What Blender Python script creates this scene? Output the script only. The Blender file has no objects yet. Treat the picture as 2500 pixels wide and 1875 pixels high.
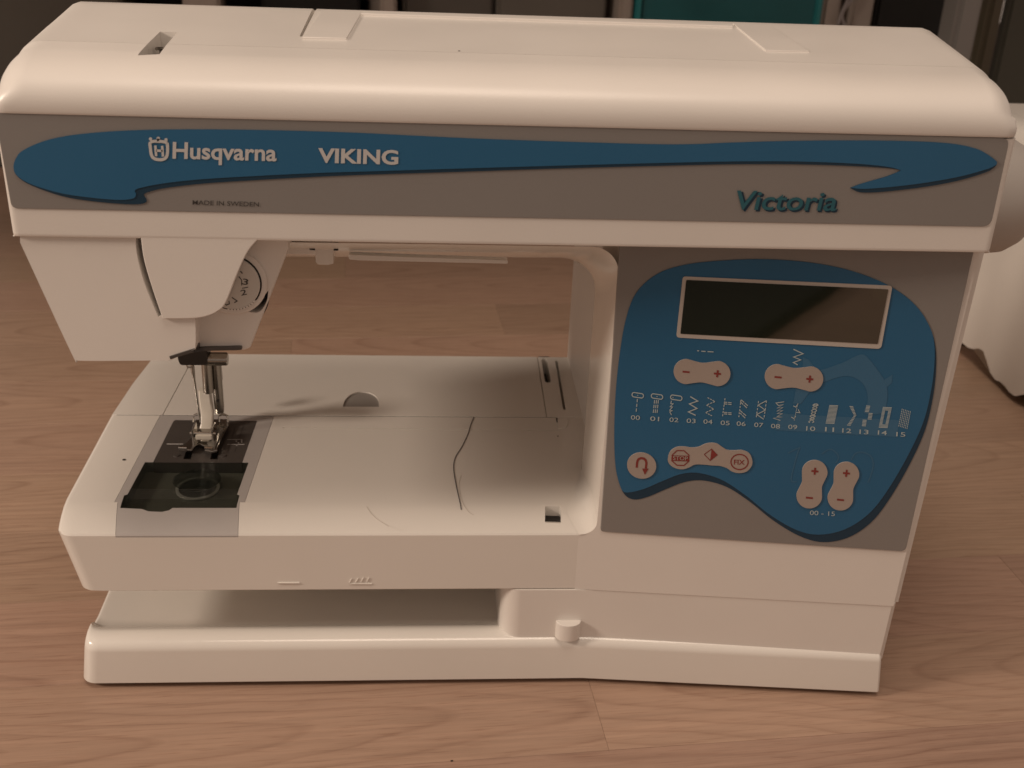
import bpy, bmesh, math, random
from mathutils import Vector, Matrix
random.seed(7)
S = bpy.context.scene
COL = S.collection
# ------------------------------------------------------------------ camera (phone held close, tilted down, slightly rolled)
F, CX, CY = 2800.0, 1250.0, 937.5
vz = Vector((-250, 5740, 2800)).normalized()
vx = Vector((37900, 333, 2800)); vx = (vx - vx.dot(vz) * vz).normalized()
AZ = -vz; AX = vx; AY = AZ.cross(AX)
CAM = Vector((0.16572876, -0.44254472, 0.38139729))
def to_world(c): return Vector((AX.dot(c), AY.dot(c), AZ.dot(c)))
cd = bpy.data.cameras.new('camera'); cam = bpy.data.objects.new('camera', cd); COL.objects.link(cam)
r_, d_, f_ = to_world(Vector((1, 0, 0))), to_world(Vector((0, 1, 0))), to_world(Vector((0, 0, 1)))
m = Matrix.Identity(4)
for i in range(3):
    m[i][0] = r_[i]; m[i][1] = -d_[i]; m[i][2] = -f_[i]; m[i][3] = CAM[i]
cam.matrix_world = m
cd.sensor_width = 36; cd.lens = 36 * F / 2500; cd.clip_start = 0.01; cd.clip_end = 50
cd.dof.use_dof = True; cd.dof.focus_distance = 0.50; cd.dof.aperture_fstop = 19
S.camera = cam
# ------------------------------------------------------------------ world, lamps, exposure (a dim evening room)
w = bpy.data.worlds.new('World'); S.world = w; w.use_nodes = True
bg = w.node_tree.nodes['Background']; bg.inputs[0].default_value = (1.0, 0.77, 0.63, 1); bg.inputs[1].default_value = 0.32
def lamp(name, loc, target, energy, size, color):
    l = bpy.data.lights.new(name, 'AREA'); l.shape = 'DISK'; l.size = size; l.energy = energy; l.color = color
    o = bpy.data.objects.new(name, l); COL.objects.link(o); o.location = loc
    o.rotation_euler = (Vector(target) - Vector(loc)).to_track_quat('-Z', 'Y').to_euler()
    return o
lamp('ceiling_lamp', (0.15, -0.42, 2.35), (0.2, 0.0, 0), 17.5, 1.0, (1.0, 0.82, 0.67))
lamp('side_lamp', (-1.55, -0.46, 1.08), (0.1, 0.08, 0.1), 19.5, 0.34, (1.0, 0.82, 0.67))
vs = S.view_settings; vs.view_transform = 'Standard'; vs.look = 'None'; vs.exposure = 0.10; vs.gamma = 1
# ------------------------------------------------------------------ helpers
def px(x, y, pl):
    """point of the photograph taken onto a real plane (point, normal)"""
    d = to_world(Vector((x - CX, y - CY, F)))
    p, n = pl
    return CAM + d * ((p - CAM).dot(n) / d.dot(n))
def PY(y): return (Vector((0, y, 0)), Vector((0, -1, 0)))
def PZ(z): return (Vector((0, 0, z)), Vector((0, 0, 1)))
def PX(x): return (Vector((x, 0, 0)), Vector((-1, 0, 0)))
def off(pl, h): return (pl[0] + pl[1] * h, pl[1])
ORG = {}
def tag(o, label=None, cat=None, group=None, kind=None):
    for k, v in (('label', label), ('category', cat), ('group', group), ('kind', kind)):
        if v: o[k] = v
    return o
def empty(name, loc):
    o = bpy.data.objects.new(name, None); COL.objects.link(o); o.location = loc; o.empty_display_size = .02
    ORG[o.name] = Vector(loc); return o
def finish(name, me, mats, parent=None, smooth=35, origin=None):
    """link a world-space mesh as ONE object whose origin is its own centre"""
    vs_ = [v.co for v in me.vertices]
    if origin is None:
        lo = Vector((min(v[i] for v in vs_) for i in range(3))); hi = Vector((max(v[i] for v in vs_) for i in range(3)))
        origin = (lo + hi) / 2
    me.transform(Matrix.Translation(-origin))
    for mt in (mats if isinstance(mats, (list, tuple)) else [mats]): me.materials.append(mt)
    if smooth:
        me.polygons.foreach_set('use_smooth', [True] * len(me.polygons))
        me.set_sharp_from_angle(angle=math.radians(smooth))
    me.update()
    o = bpy.data.objects.new(name, me); COL.objects.link(o); ORG[o.name] = origin.copy()
    if smooth:
        wn = o.modifiers.new('weighted_normals', 'WEIGHTED_NORMAL'); wn.keep_sharp = True
    if parent: o.parent = parent; o.location = origin - ORG[parent.name]
    else: o.location = origin
    return o
def from_bm(name, bm, mats, parent=None, smooth=35, fix=True):
    if fix: bmesh.ops.recalc_face_normals(bm, faces=bm.faces[:])
    me = bpy.data.meshes.new(name); bm.to_mesh(me); bm.free()
    return finish(name, me, mats, parent, smooth)
def bm_prism(pts, vec, bevel=0, seg=3, both=False):
    """solid: polygon pts (world) pushed along vec; the edge loop of the polygon is rounded"""
    bm = bmesh.new()
    a = [bm.verts.new(p) for p in pts]; b = [bm.verts.new(Vector(p) + vec) for p in pts]
    fa = bm.faces.new(a); fb = bm.faces.new(b[::-1])
    n = len(a)
    for i in range(n): bm.faces.new((a[i], b[i], b[(i + 1) % n], a[(i + 1) % n]))
    bmesh.ops.recalc_face_normals(bm, faces=bm.faces[:])
    if bevel:
        ed = list(fa.edges) + (list(fb.edges) if both else [])
        bmesh.ops.bevel(bm, geom=ed, offset=bevel, segments=seg, profile=.5, affect='EDGES', clamp_overlap=True)
    return bm
def merge(bm, other, mi=0):
    me = bpy.data.meshes.new('t'); other.to_mesh(me); other.free()
    k = len(bm.faces); bm.from_mesh(me); bm.faces.ensure_lookup_table()
    if mi:
        for f in bm.faces[k:]: f.material_index = mi
    bpy.data.meshes.remove(me)
def bm_box(lo, hi, bevel=0, seg=2):
    bm = bmesh.new(); bmesh.ops.create_cube(bm, size=1)
    lo, hi = Vector(lo), Vector(hi)
    for v in bm.verts: v.co = Vector(((lo[i] + hi[i]) / 2 + v.co[i] * (hi[i] - lo[i]) for i in range(3)))
    if bevel: bmesh.ops.bevel(bm, geom=bm.edges[:], offset=bevel, segments=seg, profile=.5, affect='EDGES')
    return bm
def bm_tube(pts, radii, n=10, cap=True):
    bm = bmesh.new(); pts = [Vector(p) for p in pts]
    if not hasattr(radii, '__len__'): radii = [radii] * len(pts)
    rings = []; up = None
    for i, p in enumerate(pts):
        t = (pts[min(i + 1, len(pts) - 1)] - pts[max(i - 1, 0)]).normalized()
        if up is None: up = t.orthogonal().normalized()
        up = (up - t * up.dot(t)).normalized(); s = t.cross(up)
        rings.append([bm.verts.new(p + (up * math.cos(6.28318 * k / n) + s * math.sin(6.28318 * k / n)) * radii[i]) for k in range(n)])
    for a, b in zip(rings, rings[1:]):
        for k in range(n): bm.faces.new((a[k], a[(k + 1) % n], b[(k + 1) % n], b[k]))
    if cap: bm.faces.new(rings[0][::-1]); bm.faces.new(rings[-1])
    return bm
def bm_loft(loops, close=True, caps=True):
    bm = bmesh.new(); R = [[bm.verts.new(p) for p in lp] for lp in loops]
    n = len(R[0])
    for a, b in zip(R, R[1:]):
        for k in range(n if close else n - 1): bm.faces.new((a[k], a[(k + 1) % n], b[(k + 1) % n], b[k]))
    if caps and close: bm.faces.new(R[0][::-1]); bm.faces.new(R[-1])
    return bm, R
def boolean(bm_a, bm_b, op):
    obs = []
    for b in (bm_a, bm_b):
        bmesh.ops.recalc_face_normals(b, faces=b.faces[:])
        me = bpy.data.meshes.new('t'); b.to_mesh(me); b.free()
        o = bpy.data.objects.new('t', me); COL.objects.link(o); obs.append(o)
    md = obs[0].modifiers.new('b', 'BOOLEAN'); md.object = obs[1]; md.operation = op; md.solver = 'EXACT'
    dg = bpy.context.evaluated_depsgraph_get()
    me = bpy.data.meshes.new_from_object(obs[0].evaluated_get(dg))
    out = bmesh.new(); out.from_mesh(me)
    for o in obs: bpy.data.objects.remove(o)
    return out
def crom(pts, k=6, closed=True):
    """smooth curve through pixel points; a point given as a triple (x, y, 0) stays a sharp corner"""
    n = len(pts); out = []
    for i in range(n if closed else n - 1):
        def g(j): return pts[j % n] if closed else pts[max(0, min(n - 1, j))]
        p0, p1, p2, p3 = g(i - 1), g(i), g(i + 1), g(i + 2)
        if len(p1) == 3: p0 = p1
        if len(p2) == 3: p3 = p2
        for s in range(k):
            t = s / k
            out.append(tuple(.5 * (2 * p1[c] + (p2[c] - p0[c]) * t + (2 * p0[c] - 5 * p1[c] + 4 * p2[c] - p3[c]) * t * t
                                   + (3 * p1[c] - p0[c] - 3 * p2[c] + p3[c]) * t ** 3) for c in (0, 1)))
    if not closed: out.append(tuple(pts[-1][:2]))
    return out
def rrect(p, r, k=5):
    """polygon with rounded corners; r per corner in the units of p"""
    out = []; n = len(p)
    for i in range(n):
        a, b, c = Vector(p[i - 1][:2]), Vector(p[i][:2]), Vector(p[(i + 1) % n][:2])
        rr = r[i] if hasattr(r, '__len__') else r
        if rr <= 0: out.append(tuple(b)); continue
        u = (a - b).normalized() * rr; v = (c - b).normalized() * rr
        for s in range(k + 1):
            t = s / k; out.append(tuple(b + u * (1 - t) ** 2 + v * t ** 2))
    return out
class Print:
    """flat print or low relief: 2-D pixel polygons laid on a plane at a given height above it"""
    def __init__(s, plane): s.pl = plane; s.bm = bmesh.new()
    def poly(s, pts, h=.0002, mi=0, wall=False):
        q = off(s.pl, h)
        vs_ = [s.bm.verts.new(px(x, y, q)) for x, y in pts]
        if (vs_[0].co - vs_[-1].co).length < 1e-7: s.bm.verts.remove(vs_.pop())
        f = s.bm.faces.new(vs_); f.material_index = mi; f.normal_update()
        if f.normal.dot(s.pl[1]) < 0: f.normal_flip()
        if wall:
            lo = [s.bm.verts.new(v.co - s.pl[1] * (wall if wall is not True else h)) for v in vs_]
            for i in range(len(vs_)):
                j = (i + 1) % len(vs_); g = s.bm.faces.new((vs_[i], lo[i], lo[j], vs_[j])); g.material_index = mi
        return s
    def stroke(s, pts, wd, h=.0002, mi=0):
        P = [Vector(p[:2]) for p in pts]; L = []; Rr = []
        for i, p in enumerate(P):
            d0 = (P[i] - P[i - 1]).normalized() if i else None
            d1 = (P[i + 1] - P[i]).normalized() if i < len(P) - 1 else None
            if d0 is None: d0 = d1
            if d1 is None: d1 = d0
            t = (d0 + d1); t = t.normalized() if t.length > 1e-4 else d0
            nn = Vector((-t.y, t.x)); k = min(2.2, 1 / max(.3, nn.dot(Vector((-d1.y, d1.x)))))
            L.append(p + nn * wd / 2 * k); Rr.append(p - nn * wd / 2 * k)
        for i in range(len(P) - 1): s.poly([tuple(L[i]), tuple(L[i + 1]), tuple(Rr[i + 1]), tuple(Rr[i])], h, mi)
        return s
    def ring(s, pts, wd, h=.0002, mi=0): return s.stroke(list(pts) + [pts[0]], wd, h, mi)
    def text(s, body, a, b, cap, h=.0002, mi=0, bold=0.0, shear=0.0, up=None, spacing=1.0):
        """a, b: pixel ends of the baseline, cap: height of the capitals in pixels"""
        cu = bpy.data.curves.new('t', 'FONT'); cu.body = body; cu.offset = bold; cu.shear = shear; cu.space_character = spacing
        cu.resolution_u = 4
        o = bpy.data.objects.new('t', cu); COL.objects.link(o)
        me = bpy.data.meshes.new_from_object(o.evaluated_get(bpy.context.evaluated_depsgraph_get()))
        bpy.data.objects.remove(o)
        x0 = min(v.co.x for v in me.vertices); x1 = max(v.co.x for v in me.vertices)
        a, b = Vector(a), Vector(b)
        u = (b - a) / (x1 - x0); ln = (b - a).normalized()
        v = Vector((ln.y, -ln.x)) * (cap / .73) if up is None else Vector(up).normalized() * (cap / .73)
        q = off(s.pl, h)
        vs_ = [s.bm.verts.new(px(*(a + u * (c.co.x - x0) + v * c.co.y), q)) for c in me.vertices]
        for p in me.polygons:
            try: f = s.bm.faces.new([vs_[i] for i in p.vertices])
            except ValueError: continue
            f.material_index = mi; f.normal_update()
            if f.normal.dot(s.pl[1]) < 0: f.normal_flip()
        return s
    def done(s, name, mats, parent, smooth=0): return from_bm(name, s.bm, mats, parent, smooth, fix=False)
# ------------------------------------------------------------------ materials
def mat(name, col, rough=.5, metal=0, bump=0, bscale=900, var=0.0, vscale=6, **kw):
    m_ = bpy.data.materials.new(name); m_.use_nodes = True; nt = m_.node_tree; N = nt.nodes; L = nt.links
    b = N['Principled BSDF']; b.inputs['Base Color'].default_value = (*col, 1); b.inputs['Roughness'].default_value = rough
    b.inputs['Metallic'].default_value = metal
    for k, v in kw.items(): b.inputs[k].default_value = v
    tc = N.new('ShaderNodeTexCoord')
    if var:
        nz = N.new('ShaderNodeTexNoise'); nz.inputs['Scale'].default_value = vscale; nz.inputs['Detail'].default_value = 6
        L.new(tc.outputs['Object'], nz.inputs['Vector'])
        rp = N.new('ShaderNodeMapRange'); rp.inputs[1].default_value = .3; rp.inputs[2].default_value = .7
        rp.inputs[3].default_value = 1 - var; rp.inputs[4].default_value = 1 + var * .5
        L.new(nz.outputs[0], rp.inputs[0])
        hs = N.new('ShaderNodeHueSaturation'); hs.inputs['Color'].default_value = (*col, 1)
        L.new(rp.outputs[0], hs.inputs['Value']); L.new(hs.outputs[0], b.inputs['Base Color'])
        r2 = N.new('ShaderNodeMapRange'); r2.inputs[3].default_value = rough * .85; r2.inputs[4].default_value = rough * 1.2
        L.new(nz.outputs[0], r2.inputs[0]); L.new(r2.outputs[0], b.inputs['Roughness'])
    if bump:
        n2 = N.new('ShaderNodeTexNoise'); n2.inputs['Scale'].default_value = bscale; n2.inputs['Detail'].default_value = 3
        L.new(tc.outputs['Object'], n2.inputs['Vector'])
        bp = N.new('ShaderNodeBump'); bp.inputs['Strength'].default_value = bump; bp.inputs['Distance'].default_value = .0004
        L.new(n2.outputs[0], bp.inputs['Height']); L.new(bp.outputs[0], b.inputs['Normal'])
    return m_
WHITE = mat('white_plastic', (.78, .745, .70), .33, bump=.10, bscale=1500, var=.03, vscale=14)
WHITE_GLOSS = mat('glossy_white_plastic', (.78, .75, .70), .16, bump=.03, bscale=700, var=.03, vscale=10)
LGREY = mat('light_grey_plastic', (.47, .445, .43), .38, bump=.06, var=.04, vscale=20)
BAND = mat('grey_panel', (.245, .230, .218), .42, bump=.12, bscale=2200, var=.03, vscale=10)
BLUE = mat('blue_print', (.020, .122, .250), .40, bump=.10, bscale=2200, var=.04, vscale=12)
NAVY = mat('dark_blue_print', (.006, .036, .070), .40, bump=.10, bscale=2200)
FAINT = mat('faint_blue_print', (.042, .145, .265), .42, bump=.1, bscale=2200)
INK = mat('pale_ink', (.56, .55, .54), .45)
INK2 = mat('pale_stitch_ink', (.42, .50, .52), .45)
DINK = mat('dark_ink', (.05, .045, .04), .5)
RED = mat('dark_red_ink', (.22, .035, .03), .5)
BUTTON = mat('beige_button', (.38, .325, .29), .45, bump=.1, bscale=2200, var=.03)
BEZEL = mat('beige_bezel', (.50, .46, .42), .4)
LCD = mat('lcd_glass', (.014, .018, .011), .04, IOR=2.2)
BLACK = mat('black_plastic', (.012, .010, .009), .35)
STEEL = mat('steel', (.36, .34, .31), .26, 1.0, bump=.05, bscale=400)
DSTEEL = mat('dark_steel', (.095, .085, .078), .34, .25, bump=.15, bscale=500, var=.12, vscale=50)
CHROME = mat('chrome', (.70, .68, .64), .10, 1.0)
TEAL_D = mat('teal_print', (.020, .115, .150), .45)
THREAD = mat('navy_thread', (.012, .012, .022), .8)
HAIR = mat('fine_grey_thread', (.58, .53, .47), .8)
SPECK = mat('dark_speck', (.03, .02, .015), .8)
def smoky():
    m_ = bpy.data.materials.new('smoked_clear_plastic'); m_.use_nodes = True; nt = m_.node_tree; N = nt.nodes; L = nt.links
    b = N['Principled BSDF']; b.inputs['Base Color'].default_value = (.030, .036, .032, 1); b.inputs['Roughness'].default_value = .12
    t = N.new('ShaderNodeBsdfTransparent'); t.inputs[0].default_value = (.66, .67, .64, 1)
    mx = N.new('ShaderNodeMixShader'); mx.inputs[0].default_value = .24
    L.new(t.outputs[0], mx.inputs[1]); L.new(b.outputs[0], mx.inputs[2]); L.new(mx.outputs[0], N['Material Output'].inputs[0])
    return m_
SMOKE = smoky()
def wood():
    m_ = bpy.data.materials.new('beech_laminate'); m_.use_nodes = True; nt = m_.node_tree; N = nt.nodes; L = nt.links
    b = N['Principled BSDF']; b.inputs['Roughness'].default_value = .42
    tc = N.new('ShaderNodeTexCoord'); oi = N.new('ShaderNodeObjectInfo')
    def M(op, a, b_=None, c=None):
        n = N.new('ShaderNodeMath'); n.operation = op
        for i, v in enumerate((a, b_, c)):
            if v is None: continue
            if isinstance(v, (int, float)): n.inputs[i].default_value = v
            else: L.new(v, n.inputs[i])
        return n.outputs[0]
    def noise(vec, sc, det=3, rough=.5):
        n = N.new('ShaderNodeTexNoise'); n.inputs['Scale'].default_value = sc; n.inputs['Detail'].default_value = det
        n.inputs['Roughness'].default_value = rough; L.new(vec, n.inputs['Vector']); return n.outputs[0]
    def mapp(sx, sy, ox):
        cx = N.new('ShaderNodeCombineXYZ')
        L.new(M('MULTIPLY', X, sx), cx.inputs[0]); L.new(M('MULTIPLY', Yv, sy), cx.inputs[1]); L.new(ox, cx.inputs[2]); return cx.outputs[0]
    sp = N.new('ShaderNodeSeparateXYZ'); L.new(tc.outputs['Object'], sp.inputs[0]); X, Yv = sp.outputs[0], sp.outputs[1]
    rnd = oi.outputs['Random']; r13 = M('MULTIPLY', rnd, 37.7); r2 = M('FRACT', M('MULTIPLY', rnd, 91.37)); r3 = M('FRACT', M('MULTIPLY', rnd, 53.11))
    # cut through slightly conical growth rings: arches along the stave
    wob = M('MULTIPLY', M('SUBTRACT', noise(mapp(5.5, 22, r13), 1, 2), .5), .030)
    y0 = M('MULTIPLY', M('SUBTRACT', r2, .5), .085)
    yy = M('ADD', M('ADD', M('SUBTRACT', Yv, y0), wob), M('MULTIPLY', X, M('MULTIPLY', M('SUBTRACT', r3, .5), .12)))
    dd = M('ADD', M('MULTIPLY', X, M('ADD', .035, M('MULTIPLY', r3, .09))), .022)
    rr = M('SQRT', M('ADD', M('MULTIPLY', yy, yy), M('MULTIPLY', dd, dd)))
    ring = M('FRACT', M('ADD', M('MULTIPLY', rr, M('ADD', 170, M('MULTIPLY', r2, 90))), r13))
    late = N.new('ShaderNodeValToRGB'); L.new(ring, late.inputs[0])
    e = late.color_ramp.elements; e[0].position = 0; e[0].color = (.15,) * 3 + (1,); e[1].position = 1; e[1].color = (0,) * 3 + (1,)
    for p, v in ((.45, .08), (.78, .45), (.88, 1), (.95, .55)):
        q = e.new(p); q.color = (v,) * 3 + (1,)
    fade = noise(mapp(9, 40, r13), 1, 3)
    amt = M('MULTIPLY', late.outputs[0], M('MULTIPLY', M('MINIMUM', M('MULTIPLY', fade, 1.5), 1.0), .62))
    pores = N.new('ShaderNodeMapRange'); L.new(noise(mapp(55, 1300, r13), 1, 2), pores.inputs[0])
    pores.inputs[1].default_value = .56; pores.inputs[2].default_value = .72; pores.inputs[3].default_value = 0; pores.inputs[4].default_value = 1
    fib = noise(mapp(14, 420, r13), 1, 4, .6)
    cl = N.new('ShaderNodeMix'); cl.data_type = 'RGBA'
    L.new(amt, cl.inputs[0]); cl.inputs[6].default_value = (.41, .276, .198, 1); cl.inputs[7].default_value = (.25, .150, .102, 1)
    c2 = N.new('ShaderNodeMix'); c2.data_type = 'RGBA'; L.new(M('MULTIPLY', pores.outputs[0], .40), c2.inputs[0])
    L.new(cl.outputs[2], c2.inputs[6]); c2.inputs[7].default_value = (.20, .10, .058, 1)
    hs = N.new('ShaderNodeHueSaturation'); L.new(c2.outputs[2], hs.inputs['Color'])
    L.new(M('ADD', M('ADD', .84, M('MULTIPLY', r3, .16)), M('MULTIPLY', M('SUBTRACT', fib, .5), .5)), hs.inputs['Value'])
    L.new(M('ADD', .492, M('MULTIPLY', r2, .014)), hs.inputs['Hue'])
    L.new(hs.outputs[0], b.inputs['Base Color'])
    bp = N.new('ShaderNodeBump'); bp.inputs['Strength'].default_value = .12; bp.inputs['Distance'].default_value = .0003
    L.new(fib, bp.inputs['Height']); L.new(bp.outputs[0], b.inputs['Normal'])
    return m_
WOOD = wood()
# ------------------------------------------------------------------ floor: staves of a beech laminate
ANG = math.radians(4.2)
bm = bm_box((-2.2, -1.2, -.03), (3.0, 2.4, -.009))
floor = from_bm('floor', bm, mat('floor_underlay', (.05, .03, .02), .9), None, 0); tag(floor, kind='structure')
ca, sa = math.cos(ANG), math.sin(ANG)
def stave_mesh(ln, wd):
    b = bmesh.new(); bmesh.ops.create_cube(b, size=1)
    for v in b.verts: v.co = Vector((v.co.x * ln, v.co.y * wd, v.co.z * .009))
    bmesh.ops.bevel(b, geom=[e for e in b.edges if all(v.co.z > 0 for v in e.verts)], offset=.00012, segments=1, affect='EDGES')
    me = bpy.data.meshes.new('plank'); b.to_mesh(me); b.free(); me.materials.append(WOOD); return me
WD = .068; lens = [.36, .44, .52]; meshes = [stave_mesh(l - .00010, WD - .00010) for l in lens]
P0 = Vector((.2503, -.046, 0))                     # where a butt joint meets a long joint
rs = random.Random(11)
for k in range(-14, 22):
    vy = (k + .5) * WD
    u = -1.3 - rs.random() * .4
    stops = {0: 0.0, 6: -.16}.get(k)
    if stops is not None: u = stops - sum((.44, .52, .36))
    seq = ([1, 2, 0] if stops is not None else []) + [rs.randrange(3) for _ in range(9)]
    for s in seq:
        ln = lens[s]; c = u + ln / 2; u += ln
        if c > 1.5: break
        p = P0 + Vector((ca, sa, 0)) * c + Vector((-sa, ca, 0)) * vy
        near = -.2 < p.y
        if p.x < -.9 - .2 * (p.y < .2) or p.x > 1.35 or p.y > 1.5 or p.y < -1.0: continue
        if p.y < -.25 and not -.45 < p.x < .95: continue
        o = bpy.data.objects.new('plank', meshes[s]); COL.objects.link(o); o.parent = floor
        o.location = Vector((p.x, p.y, -.0045)) - ORG[floor.name]
        o.rotation_euler = (0, 0, ANG + (math.pi if rs.random() < .5 else 0))
# ------------------------------------------------------------------ sewing machine
SM = empty('sewing_machine', (.195, .08, 0))
tag(SM, 'white electronic sewing machine with blue control panel standing on the wood floor', 'sewing machine')
KINK = .2465
colp = (Vector((KINK, .003, 0)), Vector((-.1, -1, 0)).normalized())
bandp = PY(-.02)
BACK = .192
# --- base: profile swept along the front line that turns at the kink
def base_prof(trough):
    t = .0205 if trough else .0270
    return [(.19, .0022), (.0012, .0022), (0, .0034), (.0004, .0215), (.0012, .0240), (.0030, .0258), (.0060, .0268), (.0095, .0270),
            (.0125, .0264 if trough else .027), (.016, .0240 if trough else .027), (.020, .0216 if trough else .027), (.027, t), (.06, t), (.19, t)]
def front(x): return 0.0 if x < .243 else -.0885 * (x - .243)
loops = []
def fall(t, r): return r - math.sqrt(max(0, r * r - (r - t) ** 2)) if t < r else 0.0
TS = (0, .0002, .0006, .0012, .0020, .0030, .0045, .0062, .0080)
for x, tr, ins in [(t, 1, fall(t, .0075)) for t in TS] + [(.10, 1, 0), (.210, 1, 0), (.214, 0, 0), (.243, 0, 0), (.39, 0, 0)]:
    loops.append([Vector((x + (.0035 * z / .027 if x < .01 else (-.003 * z / .027 if x > .38 else 0)), BACK - (BACK - front(x) - d) * (BACK - ins) / BACK if d < .1 else BACK, z - (fall(x, .002) if z > .019 else 0))) for d, z in base_prof(tr)])
bm, R = bm_loft(loops)
bm.edges.ensure_lookup_table()
capr = [e for e in bm.edges if all(abs(v.co.x - (.39 - .003 * v.co.z / .027)) < 1e-5 for v in e.verts) and min(v.co.y for v in e.verts) < .03]
bmesh.ops.bevel(bm, geom=capr, offset=.0015, segments=3, profile=.5, affect='EDGES')
from_bm('base', bm, WHITE_GLOSS, SM)
for x, y in ((.03, .02), (.36, .012), (.03, .17), (.36, .17)):
    from_bm('rubber_foot', bm_tube([(x, y, 0), (x, y, .0023)], .009, 20), BLACK, SM)
# --- lower column (root) between base and bed
def yc(x): return .0035 if x < KINK else .003 - .1 * (x - KINK)
rt = px(2408, 640, colp); rb = px(2180, 1560, colp); k_ = (rt.x - rb.x) / (rt.z - rb.z)
r = .0095; xl = .2015; RXR = rb.x + k_ * (.0536 - rb.z) - .0012
plan = [(xl, BACK), (xl, .0035 + r)]
plan += [(xl + r - r * math.cos(a), .0035 + r - r * math.sin(a)) for a in [math.pi / 2 * i / 6 for i in range(1, 7)]]
plan += [(KINK, .0033), (RXR - .003, yc(.3835)), (RXR, yc(.386) + .003), (RXR, BACK)]
bm, _ = bm_loft([[Vector((x + (k_ * (z - .0536) if x > .37 else 0), y, z)) for x, y in plan] for z in (.0205, .0540)])
from_bm('column_root', bm, WHITE, SM)
# --- accessory tray: front of the bed, with the sloping front edge
def tray_prof():
    return [(.1118, .054), (.0048, .054), (.0040, .0548), (.0040, .0848), (.0046, .0856), (.0075, .0867), (.0120, .0880), (.0180, .0893), (.0246, .0900), (.06, .09), (.1118, .09)]
def bed_left(y, z): return -.0032 + .008 * (.09 - z) / .036 + (.0065 * max(0, y - .112) / .08)
XR = .2465
def tray_bm():
    def zz(z, t): return z - fall(t, .0022) if z > .08 else z + fall(t, .003) * (z < .0545)
    lps = [[Vector((bed_left(y, z) + t, .1118 - (.1118 - y) * (.1078 - fall(t, .0078)) / .1078, zz(z, t))) for y, z in tray_prof()] for t in TS]
    lps += [[Vector((x, y, z)) for y, z in tray_prof()] for x in (.1, XR)]
    b, Rr = bm_loft(lps); return b
TOP = PZ(.09)
def cutter(pts, z0, z1, pl=TOP):
    return bm_prism([Vector((q.x, q.y, z0)) for q in (px(x, y, pl) for x, y in pts)], Vector((0, 0, z1 - z0)))
def grow(pts, d):
    c = Vector((sum(p[0] for p in pts) / len(pts), sum(p[1] for p in pts) / len(pts)))
    n = len(pts); out = []
    area = sum(pts[i][0] * pts[(i + 1) % n][1] - pts[(i + 1) % n][0] * pts[i][1] for i in range(n)); sg = 1 if area > 0 else -1
    for i in range(n):
        a, b, e = Vector(pts[i - 1]), Vector(pts[i]), Vector(pts[(i + 1) % n])
        n1 = Vector(((b - a).y, -(b - a).x)).normalized(); n2 = Vector(((e - b).y, -(e - b).x)).normalized()
        k = (n1 + n2); k = k / max(.4, k.dot(n1)) if k.length > 1e-6 else n1
        out.append(tuple(b + k * d * sg))
    return out
# the surround, its needle plate and the bobbin cover (outlines as they lie on the bed; the front part drops down the slope)
surround = [(396, 1004), (673, 1004), (598, 1226), (585, 1226), (578, 1308), (276, 1308), (287, 1226), (279, 1226)]
nplate = rrect([(425, 1025), (628, 1027), (591, 1131), (373, 1130)], [6, 3, 0, 0])
cover = [(354, 1128), (607, 1129), (579, 1207), (585, 1209), (577, 1238), (421, 1238), (412, 1243), (395, 1246), (362, 1245), (345, 1240), (293, 1238), (303, 1209), (311, 1207)]
tray = tray_bm()
tray = boolean(tray, cutter(surround, .084, .12), 'DIFFERENCE')
hole = [(1331, 1234), (1370, 1235), (1370, 1266), (1331, 1265)]
tray = boolean(tray, cutter(rrect(hole, [2, 6, 2, 2]), .0838, .12), 'DIFFERENCE')
tray = boolean(tray, cutter([(690, 1043), (1000, 1046), (1366, 1050), (1366, 1052), (1000, 1048.2), (690, 1045)], .0894, .12), 'DIFFERENCE')
from_bm('accessory_tray', tray, WHITE_GLOSS, SM, 28)
fl = bm_prism([px(x, y, PZ(.0843)) for x, y in grow(hole, 6)], Vector((0, 0, -.001)))
from_bm('latch_opening', fl, BLACK, SM, 0)
sur = boolean(tray_bm(), cutter(grow(surround, -.8), .0843, .12), 'INTERSECT')
sur = boolean(sur, cutter(nplate, .084, .12), 'DIFFERENCE')
sur = boolean(sur, cutter(cover, .05, .12), 'DIFFERENCE')
sp_ = from_bm('bed_plate', sur, LGREY, SM, 25)
npb = boolean(tray_bm(), cutter(grow(nplate, -.7), .0843, .12), 'INTERSECT')
holes = [(x, y) for x, y in ((430.5, 1113), (545, 1113))]
npb = boolean(npb, cutter([(457, 1093), (472, 1093), (466, 1121), (447, 1121)], .086, .12), 'DIFFERENCE')
npb = boolean(npb, cutter([(520, 1093), (534, 1093), (531, 1121), (513, 1121)], .086, .12), 'DIFFERENCE')
npl = from_bm('needle_plate', npb, DSTEEL, SM, 25)
pr = Print(TOP)
pr.stroke([(407, 1084), (447, 1084)], 1.8, .0001)
pr.stroke([(555, 1085), (597, 1085)], 1.2, .0001)
for y in (1073,): pr.stroke([(554, y), (592, y)], 1.0, .0001)
for x, y in ((577, 1077), (590, 1076), (582, 1081), (578, 1088), (590, 1079), (583, 1073)):
    pr.poly([(x - 1.5, y - 1.2), (x + 1.5, y - 1.2), (x + 1.5, y + 1.2), (x - 1.5, y + 1.2)], .0001)
for q in ((556, 1040, 540, 1098), (575, 1040, 557, 1100), (594, 1040, 573, 1104)):
    pr.stroke([(q[0], q[1]), (q[2], q[3])], .9, .0001, 1)
pr.done('seam_guide_lines', [INK, BLACK], npl)
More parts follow.
